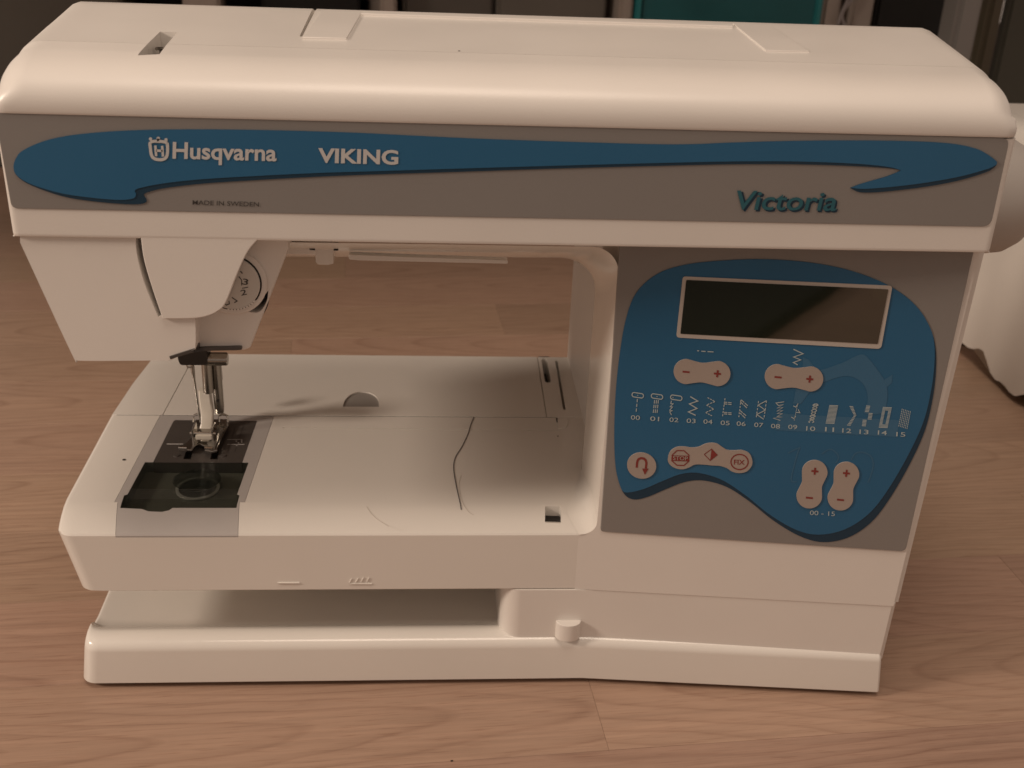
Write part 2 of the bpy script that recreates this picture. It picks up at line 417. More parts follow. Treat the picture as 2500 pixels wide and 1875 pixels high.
for hx, hy in holes:
    c = px(hx, hy, TOP); b = bmesh.new(); bmesh.ops.create_cone(b, cap_ends=True, segments=18, radius1=.0016, radius2=.0014, depth=.0008)
    for v in b.verts: v.co += Vector((c.x, c.y, .0901))
    merge(b, bm_box((c.x - .0015, c.y - .0003, .0904), (c.x + .0015, c.y + .0003, .0907)))
    from_bm('screw', b, DSTEEL, npl)
# bobbin well under the cover
cc = px(483, 1196, PZ(.084))
wl = bm_prism([Vector((q.x, q.y, .062)) for q in (px(x, y, TOP) for x, y in grow(cover, 4))], Vector((0, 0, .001)))
from_bm('bobbin_well', wl, BLACK, SM, 0)
def disc(c, r0, r1, h, n=40):
    b = bmesh.new(); lo = []; 
    loops = [[Vector((c.x + rr * math.cos(6.28318 * k / n), c.y + rr * math.sin(6.28318 * k / n), c.z + zz)) for k in range(n)] for rr, zz in ((r1, 0), (r1, h), (r0, h), (r0, 0))]
    b, Rr = bm_loft(loops + [loops[0]], caps=False); bmesh.ops.remove_doubles(b, verts=b.verts[:], dist=1e-7); return b
bob = disc(Vector((cc.x, cc.y, .0835)), .0028, .0105, .0010)
merge(bob, disc(Vector((cc.x, cc.y, .0755)), .0028, .0075, .008))
bob2 = disc(Vector((cc.x, cc.y, .0845)), .0090, .0105, .0007); from_bm('bobbin_rim', bob2, mat('bobbin_rim_plastic', (.62, .62, .58), .2), SM)
from_bm('bobbin', bob, mat('bobbin_plastic', (.34, .36, .33), .15), SM)
rg = disc(Vector((cc.x, cc.y, .0825)), .0118, .0138, .0012); merge(rg, disc(Vector((cc.x - .004, cc.y + .001, .080)), .0165, .0195, .0010))
from_bm('bobbin_case', rg, mat('bobbin_case_plastic', (.13, .14, .13), .2), SM)
cv = boolean(tray_bm(), cutter(grow(cover, -.6), .0845, .12), 'INTERSECT')
cov = from_bm('bobbin_cover', cv, SMOKE, SM, 25)
lens_ = bmesh.new(); bmesh.ops.create_uvsphere(lens_, u_segments=32, v_segments=12, radius=1)
for v in lens_.verts: v.co = Vector((cc.x + v.co.x * .0115, cc.y + v.co.y * .0105, .0898 + v.co.z * .0009))
from_bm('viewing_dome', lens_, SMOKE, cov)
pr = Print(off(TOP, 0))
for k in range(7): pr.stroke([(318 - k * 2.2, 1196 + 5 * k), (578 - k * .9, 1196 + 5 * k)], .8, .0002 if 1196 + 5 * k < 1220 else -.0004)
pr.done('grip_lines', [mat('grip_grey', (.09, .09, .085), .3)], cov)
# --- rear of the bed (free arm)
def arm_prof(): return [(BACK, .054), (.1125, .054), (.1125, .0895), (.1129, .09), (.15, .09), (BACK - .0008, .09), (BACK, .0893)]
lps = [[Vector((bed_left(y, z) if i == 0 else x, y, z)) for y, z in arm_prof()] for i, x in enumerate((0, .1, .262))]
fa, Rr = bm_loft(lps)
ed = [e for e in fa.edges if all(v in Rr[0] for v in e.verts) and max(v.co.z for v in e.verts) > .088 and min(v.co.z for v in e.verts) > .08]
bmesh.ops.bevel(fa, geom=ed, offset=.001, segments=2, affect='EDGES')
def cut_line(b, a, c, w_=.0006, dep=.0012, pl=TOP):
    A, B = px(*a, pl), px(*c, pl); n = (B - A).cross(Vector((0, 0, 1))).normalized() * w_ / 2
    return boolean(b, bm_prism([A + n - Vector((0, 0, dep)), B + n - Vector((0, 0, dep)), B - n - Vector((0, 0, dep)), A - n - Vector((0, 0, dep))], Vector((0, 0, .02))), 'DIFFERENCE')
fa = cut_line(fa, (463, 890), (396, 1015), .0005)
fa = cut_line(fa, (1310, 862), (1334, 1018), .0006)
fa = cut_line(fa, (1358, 880), (1378, 1000), .0016, .006)
fa = boolean(fa, cutter(rrect([(1321, 876), (1335, 876), (1346, 934), (1331, 934)], 6), .080, .12), 'DIFFERENCE')
c0 = px(881, 993, TOP); c1 = px(881, 956, TOP); half = (px(925, 993, TOP) - px(837, 993, TOP)).length / 2
dep = c1.y - c0.y
pts = [c0 + Vector((half * math.cos(a), dep * math.sin(a) ** .8 if math.sin(a) > 0 else 0, 0)) for a in [math.pi * i / 16 for i in range(17)]]
dm = bm_prism([p + Vector((0, 0, .01)) for p in pts], Vector((0, 0, -.0125)))
for v in dm.verts:
    if v.co.z < .09: v.co.z = .0888
fa = boolean(fa, dm, 'DIFFERENCE')
from_bm('free_arm', fa, WHITE_GLOSS, SM, 28)
for q in ((1322, 884, 1342, 930), ):
    from_bm('slot_lining', bm_prism([px(x, y, PZ(.0803)) for x, y in grow([(1321, 876), (1335, 876), (1346, 934), (1331, 934)], 6)], Vector((0, 0, -.0005))), BLACK, SM, 0)
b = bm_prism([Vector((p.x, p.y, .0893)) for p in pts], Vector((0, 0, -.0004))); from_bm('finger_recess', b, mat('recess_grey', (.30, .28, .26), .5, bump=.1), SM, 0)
fc = Print(TOP); shade = [(x, y) for x, y in [(837, 985), (845, 968), (862, 958), (882, 955), (903, 957), (918, 967), (925, 985), (923, 992), (839, 992)]]
b = bm_box((.0, .1119, .086), (.236, .1126, .0898)); from_bm('seam_shade_strip', b, BLACK, SM, 0)  # black strip fills the open gap, standing in for the shade inside it
# small hinge piece at the corner of the bed
b = bm_prism([px(x, y, off(TOP, .0006)) for x, y in rrect([(1372, 1019), (1384, 1017), (1388, 1030), (1383, 1043), (1362, 1045), (1361, 1022)], [3, 4, 6, 6, 2, 2])], Vector((0, 0, -.0006)), .0004, 2)
from_bm('hinge_cap', b, WHITE_GLOSS, SM)
b = bm_prism([px(x, y, off(TOP, .0003)) for x, y in [(1357, 1020), (1361, 1020), (1362, 1030), (1359, 1030)]], Vector((0, 0, -.0003)))
from_bm('hinge_gap', b, BLACK, SM, 0)
b = bm_box((.2464, .049, .0542), (.2620, .1130, .08985)); from_bm('bed_end', b, WHITE_GLOSS, SM, 0)
# --- throat frame: loft of rounded opening edges, front to back
def arc(cx, cz, r_, a0, a1, n=8): return [(cx + r_ * math.cos(math.radians(a0 + (a1 - a0) * i / n)), cz + r_ * math.sin(math.radians(a0 + (a1 - a0) * i / n))) for i in range(n + 1)]
XW = .2432
inner = [(.2312, .0899)] + arc(XW - .011, .101, .011, -88, 0, 8) + [(XW, .13), (XW, .16)] + arc(XW - .018, .187, .018, 0, 90, 8) + [(.19, .2046), (.15, .2040), (.095, .2034)]
outer = [(.2365, .0854)] + arc(.2375, .0925, .0070, -88, 0, 8) + [(.2446, .13), (.2447, .16)] + arc(.2447 - .012, .2145, .012, 0, 90, 8) + [(.19, .2265), (.15, .2264), (.095, .2262)]
loops = []
for y in (.0035, .0055, .009, .013, .018, .0246, .035, .048, .053):
    wb = min(1, max(0, (y - .0035) / .0211)); wb = 1 - (1 - wb) ** 1.9
    wt = min(1, (y - .0035) / .046); wt = wt ** .8
    lp = []
    for (xi, zi), (xo, zo) in zip(inner, outer):
        t = min(1, max(0, (zi - .12) / .08)); w_ = wb * (1 - t) + wt * t
        yy = y
        k5 = min(1, max(0, (y - .020) / .033))
        if zi < .1012:
            zi = .0899 + (zi - .0899) * (1 - .9 * k5); xi = XW - (XW - xi) * (1 - .85 * k5)
        lp.append(Vector((xo + (xi - xo) * w_, yy, zo + (zi - zo) * w_)))
    loops.append(lp)
last = loops[-1]
loops.append([v + Vector((.004 if v.z > .1 else 0, .0015, .003 if v.z > .19 else 0)) for v in last])
bm, _ = bm_loft(loops, close=False)
from_bm('throat_frame', bm, WHITE_GLOSS, SM, 50)
# --- column: upper front slab (its left side follows the opening) and the rear block
outl = [(.2365, .0542), (.2365, .0854)] + arc(.2375, .0925, .0070, -88, 0, 8) + [(.2447, .16), (.2447, .236)]
def on_col(x, z): return Vector((x, colp[0].y - .1 * (x - KINK), z))
rt = px(2408, 640, colp); rb = px(2180, 1560, colp)
k_ = (rt.x - rb.x) / (rt.z - rb.z)
pts = [on_col(x, z) for x, z in outl] + [on_col(rb.x + k_ * (z - rb.z), z) for z in (.236, .15, .0542)]
bm = bm_prism(pts, Vector((0, .047, 0)))
ed = [e for e in bm.edges if all(v.co.x > .37 for v in e.verts) and all(v.co.y < .02 for v in e.verts) and abs(e.verts[0].co.z - e.verts[1].co.z) > .02]
bmesh.ops.bevel(bm, geom=ed, offset=.0036, segments=4, affect='EDGES')
from_bm('column', bm, WHITE, SM)
bm, _ = bm_loft([[Vector((x if x < .3 else rb.x + k_ * (z - rb.z) + x - .39, y, z)) for x, y in ((.2508, .049), (.2508, BACK), (.392, BACK), (.390, .034), (.262, .034), (.262, .049))] for z in (.0542, .2362)])
from_bm('column_rear', bm, WHITE, SM)
# --- arm housing and top cover
def endx(y, right):
    t = (y + .02) / .144
    return (.3903 + .0195 * t) if right else (.0092 - .0095 * t)
def swept(prof, rad, rim):
    """arm section swept from end to end; both ends shrink along the outward normals of the points in rim, which rounds them"""
    n_ = len(prof); nor = []
    for i in range(n_):
        a, b = Vector(prof[i - 1]), Vector(prof[(i + 1) % n_])
        d = (b - a).normalized(); nn = Vector((-d.y, d.x))
        y, z = prof[i]
        if abs(y - SEAM) < .0006: nn = Vector((0, 1))
        if z < .2835 and y < -.019: nn = Vector((-1, 0))
        nor.append(nn if rim(y, z) else Vector((0, 0)))
    wts = [rad * (min(1.0, .35 + .80 * max(0, z - .2845) / .009) if y < .03 and z < .2999 else max(.3, .85 - .60 * (y - .02) / .10)) for y, z in prof]
    st = [0, .02, .07, .15, .27, .42, .6, .8, 1.0]
    lps = []
    for side in (0, 1):
        for q in (st if side == 0 else st[::-1]):
            t = q * rad; lp = []
            for (y, z), nn, wr in zip(prof, nor, wts):
                f = fall(t, wr)
                y2, z2 = y - nn.x * f, z - nn.y * f
                if z > .2875: z2 = max(z2, .2876)
                x = endx(y, bool(side)) + (-t if side else t)
                lp.append(Vector((x, y2, z2)))
            lps.append(lp)
    b, Rr = bm_loft(lps); return b
SEAM = .0205
lower = [(.16, .2345), (-.0185, .2345), (-.0196, .2350), (-.02, .2362), (-.02, .2700), (-.02, .2808), (.16, .2808)]
shell = [(.10, .2812), (-.0200, .2812), (-.0207, .2815), (-.0211, .2824)]
shell += [(.012 - .0332 * math.cos(a) ** .80, .2845 + .0153 * math.sin(a) ** .80) for a in [math.radians(d) for d in (0, 3, 8, 15, 23, 32, 41, 50, 59, 68, 77, 85)]]
shell += [(.0125, .2998), (SEAM, .3), (SEAM, .2870), (.10, .2870)]
coverp = [(SEAM + .0004, .2874), (SEAM + .0004, .3), (.06, .3), (.118, .3), (.128, .2994), (.140, .2968), (.152, .2905), (.158, .2874)]
slot = [(391, 77), (433, 79), (389, 129), (336, 130)]
lowb = swept(lower, .0070, lambda y, z: y < -.0190)
from_bm('arm_housing', lowb, WHITE, SM)
def lid_cut(b, pts, z0): return boolean(b, bm_prism([Vector((q.x, q.y, z0)) for q in (px(x, y, PZ(.3)) for x, y in pts)], Vector((0, 0, .05))), 'DIFFERENCE')
sh = lid_cut(swept(shell, .0125, lambda y, z: (z > .2875 and y < .03) or (y < -.0195)), slot, .2835)
from_bm('arm_shell', sh, WHITE, SM, 30)
tc_ = swept(coverp, .0125, lambda y, z: z > .2880)
tc_ = lid_cut(tc_, slot, .25)
tc_ = lid_cut(tc_, [(768, 10), (778, 10), (738, 89), (731, 89)], .296)
TC = from_bm('top_cover', tc_, WHITE, SM, 30)
LIDZ = PZ(.3)
def ridge(name, pts, h, bev=.0007):
    b = bm_prism([px(x, y, off(LIDZ, h)) for x, y in pts], Vector((0, 0, -h - .0005)), bev, 2)
    return from_bm(name, b, WHITE, TC)
ridge('handle_tab', [(786, 24), (884, 27), (846, 92), (738, 90)], .0009, .0004)
ridge('handle_tab', [(1789, 56), (1878, 60), (1976, 124), (1870, 122)], .0007, .0003)
ridge('handle_ridge', [(884, 25.5), (1789, 56.5), (1789, 63), (880, 32)], .0011, .0005)
# take-up lever in its slot
b = bm_box((0, 0, 0), (.001, .001, .001)); b.clear()
tl = px(394, 118, PZ(.296))
b = bm_tube([tl + Vector((0, .002, -.012)), tl + Vector((0, 0, 0)), tl + Vector((-.001, -.004, .0005))], [.0011, .0010, .0007], 10)
from_bm('take_up_lever', b, STEEL, SM)
b = bm_box((.03, -.012, .2815), (.075, .06, .2835)); from_bm('slot_interior', b, BLACK, SM, 0)
# --- hand wheel on the right end
hw = []
HC = Vector((.398, .055, .2370)); 
for dx, rr in ((0, .024), (.004, .0262), (.020, .0272), (.030, .0262), (.036, .023), (.039, .018), (.039, .006)):
    hw.append([HC + Vector((dx, rr * math.cos(6.28318 * k / 48), rr * math.sin(6.28318 * k / 48))) for k in range(48)])
bm, _ = bm_loft(hw); from_bm('hand_wheel', bm, mat('hand_wheel_plastic', (.46, .43, .40), .4, bump=.06), SM)
# --- front band with the printed swoosh and lettering
bm = bm_prism([px(x, y, off(bandp, .0004)) for x, y in rrect([(-14, 274), (2466, 337), (2419, 554), (28, 509)], [10, 22, 22, 16])], Vector((0, .0012, 0)), .0002, 1)
band = from_bm('front_band', bm, BAND, SM)
up_ = [(33, 409), (39, 386), (58, 366), (116, 342), (193, 328), (309, 319), (463, 316), (656, 318), (849, 323.5), (993, 330.5), (1186, 339.5), (1456, 348.5), (1610, 352.5), (1700, 352),
       (1780, 348.5), (1920, 344.5), (2074, 343), (2229, 345), (2325, 351), (2383, 363), (2414, 379), (2431, 392), (2434, 399)]
lo_ = [(2427, 409), (2406, 421), (2344, 440), (2267, 455), (2190, 465), (2132, 470), (2097, 469), (2076, 459, 0), (2105, 448), (2167, 430), (2200, 416, 0), (2171, 411), (2094, 406), (1959, 401.5),
       (1804, 401), (1650, 404), (1379, 411), (1109, 420), (916, 426), (800, 430.5), (656, 438), (501, 448), (405, 459), (362, 469), (351, 476), (357, 486), (357, 493), (343, 498), (309, 498.5), (231, 492), (154, 479.5), (77, 453), (42, 430)]
li_ = [(2428, 405), (2406, 414), (2344, 431), (2267, 445), (2190, 455), (2132, 460), (2100, 461), (2078, 458, 0), (2105, 448), (2167, 430), (2200, 416, 0), (2171, 408), (2094, 400), (1959, 394.5),
       (1804, 394), (1650, 397), (1379, 404), (1109, 412), (916, 418), (800, 421.5), (656, 428), (501, 437), (405, 447), (350, 457), (330, 464), (332, 474), (328, 483), (312, 487), (285, 488), (225, 483), (150, 472), (77, 450), (42, 429)]
bp_ = off(bandp, .0004)
P1 = Print(bp_); P1.poly(crom(up_ + lo_, 5), .0003, 0, wall=True); P1.poly(crom(up_ + li_, 5), .0005, 1)
P1.done('swoosh', [NAVY, BLUE], band)
P1 = Print(bp_); P1.text('Husqvarna', (421, 386), (675, 392.5), 41, .0007, bold=.022); P1.done('lettering', INK, band)
P1 = Print(bp_); P1.text('VIKING', (776, 395.5), (972, 401), 35, .0007, bold=.030); P1.done('lettering', INK, band)
P1 = Print(bp_); P1.text('MADE IN SWEDEN', (470, 499.5), (632, 504.5), 11.5, .0002, bold=.004); P1.done('lettering', DINK, band)
P1 = Print(bp_)
P1.text('Victoria', (1803, 514.5), (2046, 517.5), 48, .0002, 1, bold=.020, shear=.2); P1.text('Victoria', (1799, 511), (2042, 514), 48, .0004, 0, bold=.012, shear=.2)
P1.done('lettering', [TEAL_D, NAVY], band)
# crowned H emblem
P1 = Print(bp_)
q5 = lambda L: [(340 + x / 5.821, 310 + y / 5.821) for x, y in L]
P1.ring(q5(crom([(160, 215), (270, 205), (385, 222), (402, 300), (398, 390), (375, 440), (330, 462), (285, 465), (235, 458), (190, 430), (168, 380), (158, 300)], 3)), 7.5, .0007)
P1.poly(q5([(150, 240), (158, 185), (190, 195), (215, 190), (235, 205), (300, 205), (325, 192), (355, 200), (385, 190), (395, 245), (330, 225), (215, 220)]), .0008)
for cx_, cy_, rr in ((160, 170, 24), (270, 163, 25), (380, 182, 24)): P1.poly(q5([(cx_ + rr * math.cos(a * .5236), cy_ + rr * math.sin(a * .5236)) for a in range(12)]), .0007)
P1.stroke(q5([(270, 165), (268, 215)]), 6, .0007)
for L in ([(228, 262), (240, 415)], [(325, 268), (337, 420)], [(235, 335), (332, 340)]): P1.stroke(q5(L), 6, .0007)
P1.done('emblem', INK, band)
# --- control panel
bm = bm_prism([px(x, y, off(colp, .0008)) for x, y in rrect([(1513, 600), (2378, 612), (2211, 1347), (1466, 1298)], [0, 0, 14, 8])], Vector((0, .0015, 0)), .0002, 1)
panel = from_bm('control_panel', bm, BAND, SM)
pp = off(colp, .0008)
V = 1.1302
blob = [(1327, 930), (1330, 850), (1338, 770), (1352, 690), (1375, 632), (1420, 592), (1480, 572), (1560, 563), (1650, 560), (1740, 566), (1820, 580), (1890, 603), (1945, 632), (1985, 668), (2010, 710),
        (2021, 750), (2022, 800), (2015, 860), (1998, 930), (1965, 1003), (1920, 1080), (1880, 1130), (1830, 1162), (1775, 1171), (1725, 1157), (1670, 1124), (1620, 1084), (1570, 1052), (1520, 1038), (1480, 1041), (1440, 1056), (1400, 1073), (1370, 1079), (1350, 1069), (1337, 1042), (1329, 1000)]
blob = [(x * V, y * V) for x, y in blob]; full = crom(blob, 5); n = len(full); inn = []
for i, (x, y) in enumerate(full):
    a, b = full[i - 1], full[(i + 1) % n]; nx_, ny_ = (b[1] - a[1]), -(b[0] - a[0]); l_ = math.hypot(nx_, ny_) or 1
    d = max(0, (nx_ * .42 + ny_ * .907) / l_) ** .8
    inn.append((x - 8 * d, y - 20 * d))
P1 = Print(pp); P1.poly(full, .0002, 0, wall=True); P1.poly(inn, .00035, 1); P1.done('overlay', [NAVY, BLUE], panel)
bz = off(pp, .00035)
cB = lambda L: [(1850 + x / 4.741, 840 + y / 4.741) for x, y in L]
cA = lambda L: [(1500 + x / 4.74, 840 + y / 4.74) for x, y in L]
P1 = Print(bz)
P1.poly(cB(crom([(640, 330), (800, 280), (1000, 205), (1190, 118), (1285, 170), (1400, 320), (1465, 420), (1500, 540), (1490, 690), (1440, 800), (1230, 800), (1265, 690), (1272, 610), (1250, 510), (1170, 415), (1040, 368), (900, 392), (760, 440), (640, 450)], 3)), .00012)
P1.poly(cB([(250, 800), (1640, 880), (1610, 1075), (200, 995)]), .00010)
P1.poly(cB([(440, 520), (610, 540), (500, 690), (410, 690)]), .00010); P1.poly(cB([(520, 150), (590, 180), (640, 250), (600, 290), (520, 260)]), .0001)
P1.poly(cB([(1455, 420), (1560, 350), (1550, 450), (1490, 500)]), .00010)
for L in ([(350, 1260), (480, 1200), (460, 1260), (385, 1560), (450, 1590)], [(740, 1270), (830, 1215), (900, 1250), (935, 1310), (900, 1380)], [(1080, 1340), (1130, 1265), (1220, 1250), (1310, 1300), (1335, 1400), (1300, 1540), (1270, 1600)]):
    P1.stroke(cB(crom(L, 4, False)), 3.0, .00012)
P1.done('faint_pattern', FAINT, panel)
# screen
P1 = Print(bz); outr = rrect([(1667, 675), (2179, 698), (2151, 852), (1651, 824)], [8, 8, 10, 8]); innr = rrect([(1675.5, 683.5), (2169, 706.5), (2143, 840), (1661, 815)], 3)
P1.poly(outr, .0004, 0, wall=True); P1.done('screen_frame', BEZEL, panel)
P1 = Print(off(bz, .0004)); P1.poly(innr, .0002, 0); P1.done('screen', LCD, panel)
# stitch chart
def sym(items, num, at, wd=2.2):
    P_ = Print(bz)
    for kind, L in items:
        if kind == 's': P_.stroke(L, wd, .0002)
        elif kind == 'r': P_.ring(L, 2.4, .0002)
    if num: P_.text(num, (at[0] - 11, at[1] + 6), (at[0] + 11, at[1] + 7.3), 11.2, .0002, bold=.004)
    P_.done('stitch_symbol', INK2, panel)
def seg(a, b, k, duty=.62):
    a, b = Vector(a), Vector(b); return [('s', [tuple(a + (b - a) * (i / k)), tuple(a + (b - a) * ((i + duty) / k))]) for i in range(k)]
def eye(cx_, cy_, hw_=14, hh=5.5): return ('r', [(cx_ + (hw_ - hh) * (1 if math.cos(a) > 0 else -1) + hh * math.cos(a), cy_ + hh * math.sin(a) + 1.4 * (1 if math.cos(a) > 0 else -1)) for a in [math.pi * (i + .5) / 8 for i in range(16)]])
def A(*L): return cA(L)
def B(*L): return cB(L)
dot = lambda x, y: ('s', [(x - 1.2, y), (x + 1.2, y)])
at = [(1551, 1018), (1598, 1021), (1645, 1023.5), (1687, 1026), (1728, 1028), (1770, 1031), (1809, 1033), (1852, 1036), (1893, 1039), (1935, 1041), (1979, 1045), (2025, 1047), (2067, 1050), (2109, 1053), (2154, 1055), (2199, 1059)]
sym([eye(1557, 965), dot(1557, 965)] + seg(A((266, 635))[0], A((250, 800))[0], 3, .68), '00', at[0])
it = [eye(1604, 968), dot(1604, 968)]
for dx in (-22, 0, 22): it += seg(A((487 + dx, 648))[0], A((470 + dx, 810))[0], 3, .75)
sym(it, '01', at[1])
sym([eye(1651, 971), dot(1643, 970), ('s', A((660, 655), (652, 690), (680, 690), (645, 725), (672, 728), (640, 765), (668, 770), (640, 785), (662, 820)))], '02', at[2], 2)
sym([('s', A((878, 608), (965, 660), (868, 692), (955, 745), (857, 785), (940, 825)))], '03', at[3], 2.8)
it = []
for a, b in zip([(1078, 620), (1165, 665), (1065, 705), (1150, 752), (1055, 792)], [(1165, 665), (1065, 705), (1150, 752), (1055, 792), (1138, 835)]): it += seg(A(a)[0], A(b)[0], 3, .7)
sym(it, '04', at[4], 2.2)
it = seg(A((1280, 628))[0], A((1250, 848))[0], 6, .65)
for y in (672, 692, 790, 808): it += seg(A((1268, y))[0], A((1365, y + 8))[0], 2, .8)
sym(it, '05', at[5], 2.2)
it = seg(A((1465, 645))[0], A((1438, 860))[0], 6, .6)
for a, b in (((1468, 645), (1550, 720)), ((1455, 665), (1540, 745)), ((1450, 765), (1530, 835)), ((1440, 785), (1520, 862))): it += seg(A(a)[0], A(b)[0], 2, .85)
sym(it, '06', at[6], 2.2)
it = seg(A((1668, 660))[0], A((1640, 862))[0], 5, .6) + seg(A((1760, 655))[0], A((1730, 865))[0], 5, .6) + [('s', A((1760, 655), (1665, 705), (1745, 765), (1648, 815), (1728, 870)))]
sym(it, '07', at[7], 2.2)
sym([('s', B((305, 668), (212, 682), (240, 712), (296, 700), (226, 740), (290, 735), (222, 775), (288, 770), (225, 805), (285, 805), (225, 838), (280, 845), (180, 858), (262, 884)))], '08', at[8], 2)
it = [('s', B((412, 715), (440, 730), (468, 688))), ('s', B((440, 790), (486, 795), (468, 755))), ('s', B((388, 845), (418, 862), (440, 835)))] + seg(B((462, 690))[0], B((420, 895))[0], 9, .5)
sym(it, '09', at[9], 2)
pa = [B((675 + 28 * math.sin(i * .9) - i * 2.3, 690 + i * 9.2))[0] for i in range(25)]; pb = [B((650 - 28 * math.sin(i * .9) - i * 2.3 + 20, 690 + i * 9.2))[0] for i in range(25)]
sym([('s', pa), ('s', pb)] + [('s', B((650 - 2.3 * k * 4.5, 705 + k * 41), (690 - 2.3 * k * 4.5, 707 + k * 41))) for k in range(5)], '10', at[10], 2)
sym([('s', B((828 - 42 * k / 14, 710 + k * 14.6), (930 - 42 * k / 14, 714 + k * 14.6))) for k in range(15)], '11', at[11], 1.9)
it = [('s', B((1062 + (k * 8 if k < 7 else 56 - (k - 6) * 12), 722 + k * 16.5), (1104 + (k * 6 if k < 7 else 36 - (k - 6) * 9), 724 + k * 16.5))) for k in range(14)]
sym(it, '12', at[12], 2)
it = [('s', B((x, y), (x + 46, y + 3))) for x, y in [(1255, 716), (1252, 732), (1249, 748), (1245, 764), (1242, 780), (1284, 802), (1281, 818), (1278, 834), (1275, 850), (1272, 866), (1214, 880), (1212, 896), (1210, 912), (1208, 928), (1205, 944)]]
sym(it, '13', at[13], 2)
it = []
for k in range(17):
    x = 1448 - k * 3.0; y = 732 + k * 14.4
    if k in (0, 1, 2, 14, 15, 16): it.append(('s', B((x, y), (x + 103, y + 5))))
    else: it += [('s', B((x, y), (x + 34, y + 2))), ('s', B((x + 70, y + 3), (x + 103, y + 5)))]
sym(it, '14', at[14], 1.9)
it = []
for k in range(6): it += seg(B((1672 + k * 19, 748 + k * 6))[0], B((1630 + k * 19, 960 + k * 6))[0], 9, .7)
sym(it, '15', at[15], 1.8)
sym([('s', A((958, 77), (980, 79))), ('s', A((1006, 82), (1055, 86))), ('s', A((1078, 87), (1147, 91)))], None, None, 2.4)
sym([('s', B((413, 60), (525, 112), (415, 150), (497, 183), (412, 213), (462, 240)))], None, None, 2.6)
P_ = Print(bz); P_.text('00 - 15', (1977, 1257), (2038, 1260), 11.5, .0002, bold=.002); P_.done('lettering', INK2, panel)
# buttons
def dumb(c1, c2, r_, wst):
    c1, c2 = Vector(c1), Vector(c2); ax = (c2 - c1).normalized(); an = math.atan2(ax.y, ax.x); o = []
    for i in range(9): a = an + math.radians(66 + 228 * i / 8); o.append((c1.x + r_ * math.cos(a), c1.y + r_ * .97 * math.sin(a)))
    mid = (c1 + c2) / 2; nn = Vector((-ax.y, ax.x)); o.append(tuple(mid - nn * wst))
    for i in range(9): a = an + math.radians(-114 + 228 * i / 8); o.append((c2.x + r_ * math.cos(a), c2.y + r_ * .97 * math.sin(a)))
    o.append(tuple(mid + nn * wst)); return crom(o, 4)
def btn(outline, draw):
    P_ = Print(bz); P_.poly(outline, .0005, 0, wall=True); draw(P_); P_.done('button', [BUTTON, RED], panel)
def plus(P_, x, y, s_=8.5): P_.stroke([(x - s_, y - .8), (x + s_, y + .8)], 4.6, .0006, 1); P_.stroke([(x + 1, y - s_), (x - 1, y + s_)], 4.6, .00065, 1)
def minus(P_, x, y, s_=8.5): P_.stroke([(x - s_, y - .8), (x + s_, y + .8)], 4.4, .0006, 1)
btn(dumb((1676, 907.5), (1752, 912.5), 31.3, 23.5), lambda P_: (minus(P_, 1675, 908), plus(P_, 1751.5, 912.5)))
btn(dumb((1898.5, 920), (1978.5, 925.5), 31.3, 23.5), lambda P_: (minus(P_, 1899.5, 921), plus(P_, 1977, 925.5)))
btn(dumb((1989, 1154), (1976, 1211), 31.3, 25), lambda P_: (plus(P_, 1989.5, 1150.5), minus(P_, 1976, 1215.5)))
btn(dumb((2066.5, 1158.5), (2052, 1216), 31.3, 25), lambda P_: (plus(P_, 2066.5, 1155.5), minus(P_, 2052, 1220.5)))
def rev(P_):
    P_.stroke(A((258, 1430), (262, 1380), (268, 1350), (282, 1330), (310, 1320), (342, 1326), (362, 1345), (370, 1375), (364, 1440)), 5.4, .0006, 1)
    P_.poly(A((322, 1440), (395, 1442), (352, 1512)), .00065, 1)
btn([(1566.5 + 35.6 * math.cos(a), 1137 + 31.8 * math.sin(a) + 1.5 * math.cos(a)) for a in [6.28318 * i / 40 for i in range(40)]], rev)
trio = A((620, 1320), (650, 1240), (720, 1195), (800, 1188), (900, 1200), (980, 1190), (1050, 1158), (1120, 1145), (1190, 1155), (1250, 1195), (1310, 1228), (1400, 1232), (1480, 1230), (1560, 1265), (1595, 1340), (1588, 1410), (1530, 1475), (1440, 1493), (1360, 1475), (1300, 1435), (1220, 1410), (1130, 1405), (1030, 1395), (930, 1395), (860, 1430), (780, 1450), (690, 1430), (630, 1380))
def tri(P_):
    oc = A((725, 1232), (805, 1234), (862, 1285), (862, 1355), (805, 1405), (722, 1402), (665, 1350), (668, 1285))
    P_.ring(oc, 2.4, .0006, 1); P_.poly(A((664, 1288), (864, 1294), (862, 1358), (662, 1350)), .00065, 1)
    P_.text('STOP', A((678, 1340))[0], A((850, 1347))[0], 10, .0008, 0, bold=.006)
    di = A((1040, 1276), (1125, 1215), (1190, 1283), (1108, 1348)); P_.ring(di, 1.8, .0006, 1); P_.poly(A((1125, 1215), (1190, 1283), (1108, 1348)), .00065, 1)
    P_.ring([(1805.5 + 21 * math.cos(a), 1127.8 + 18.5 * math.sin(a)) for a in [6.28318 * i / 28 for i in range(28)]], 2.8, .0006, 1)
    P_.text('FIX', A((1382, 1392))[0], A((1506, 1396))[0], 12, .0006, 1, bold=.012)
btn(crom(trio, 4), tri)
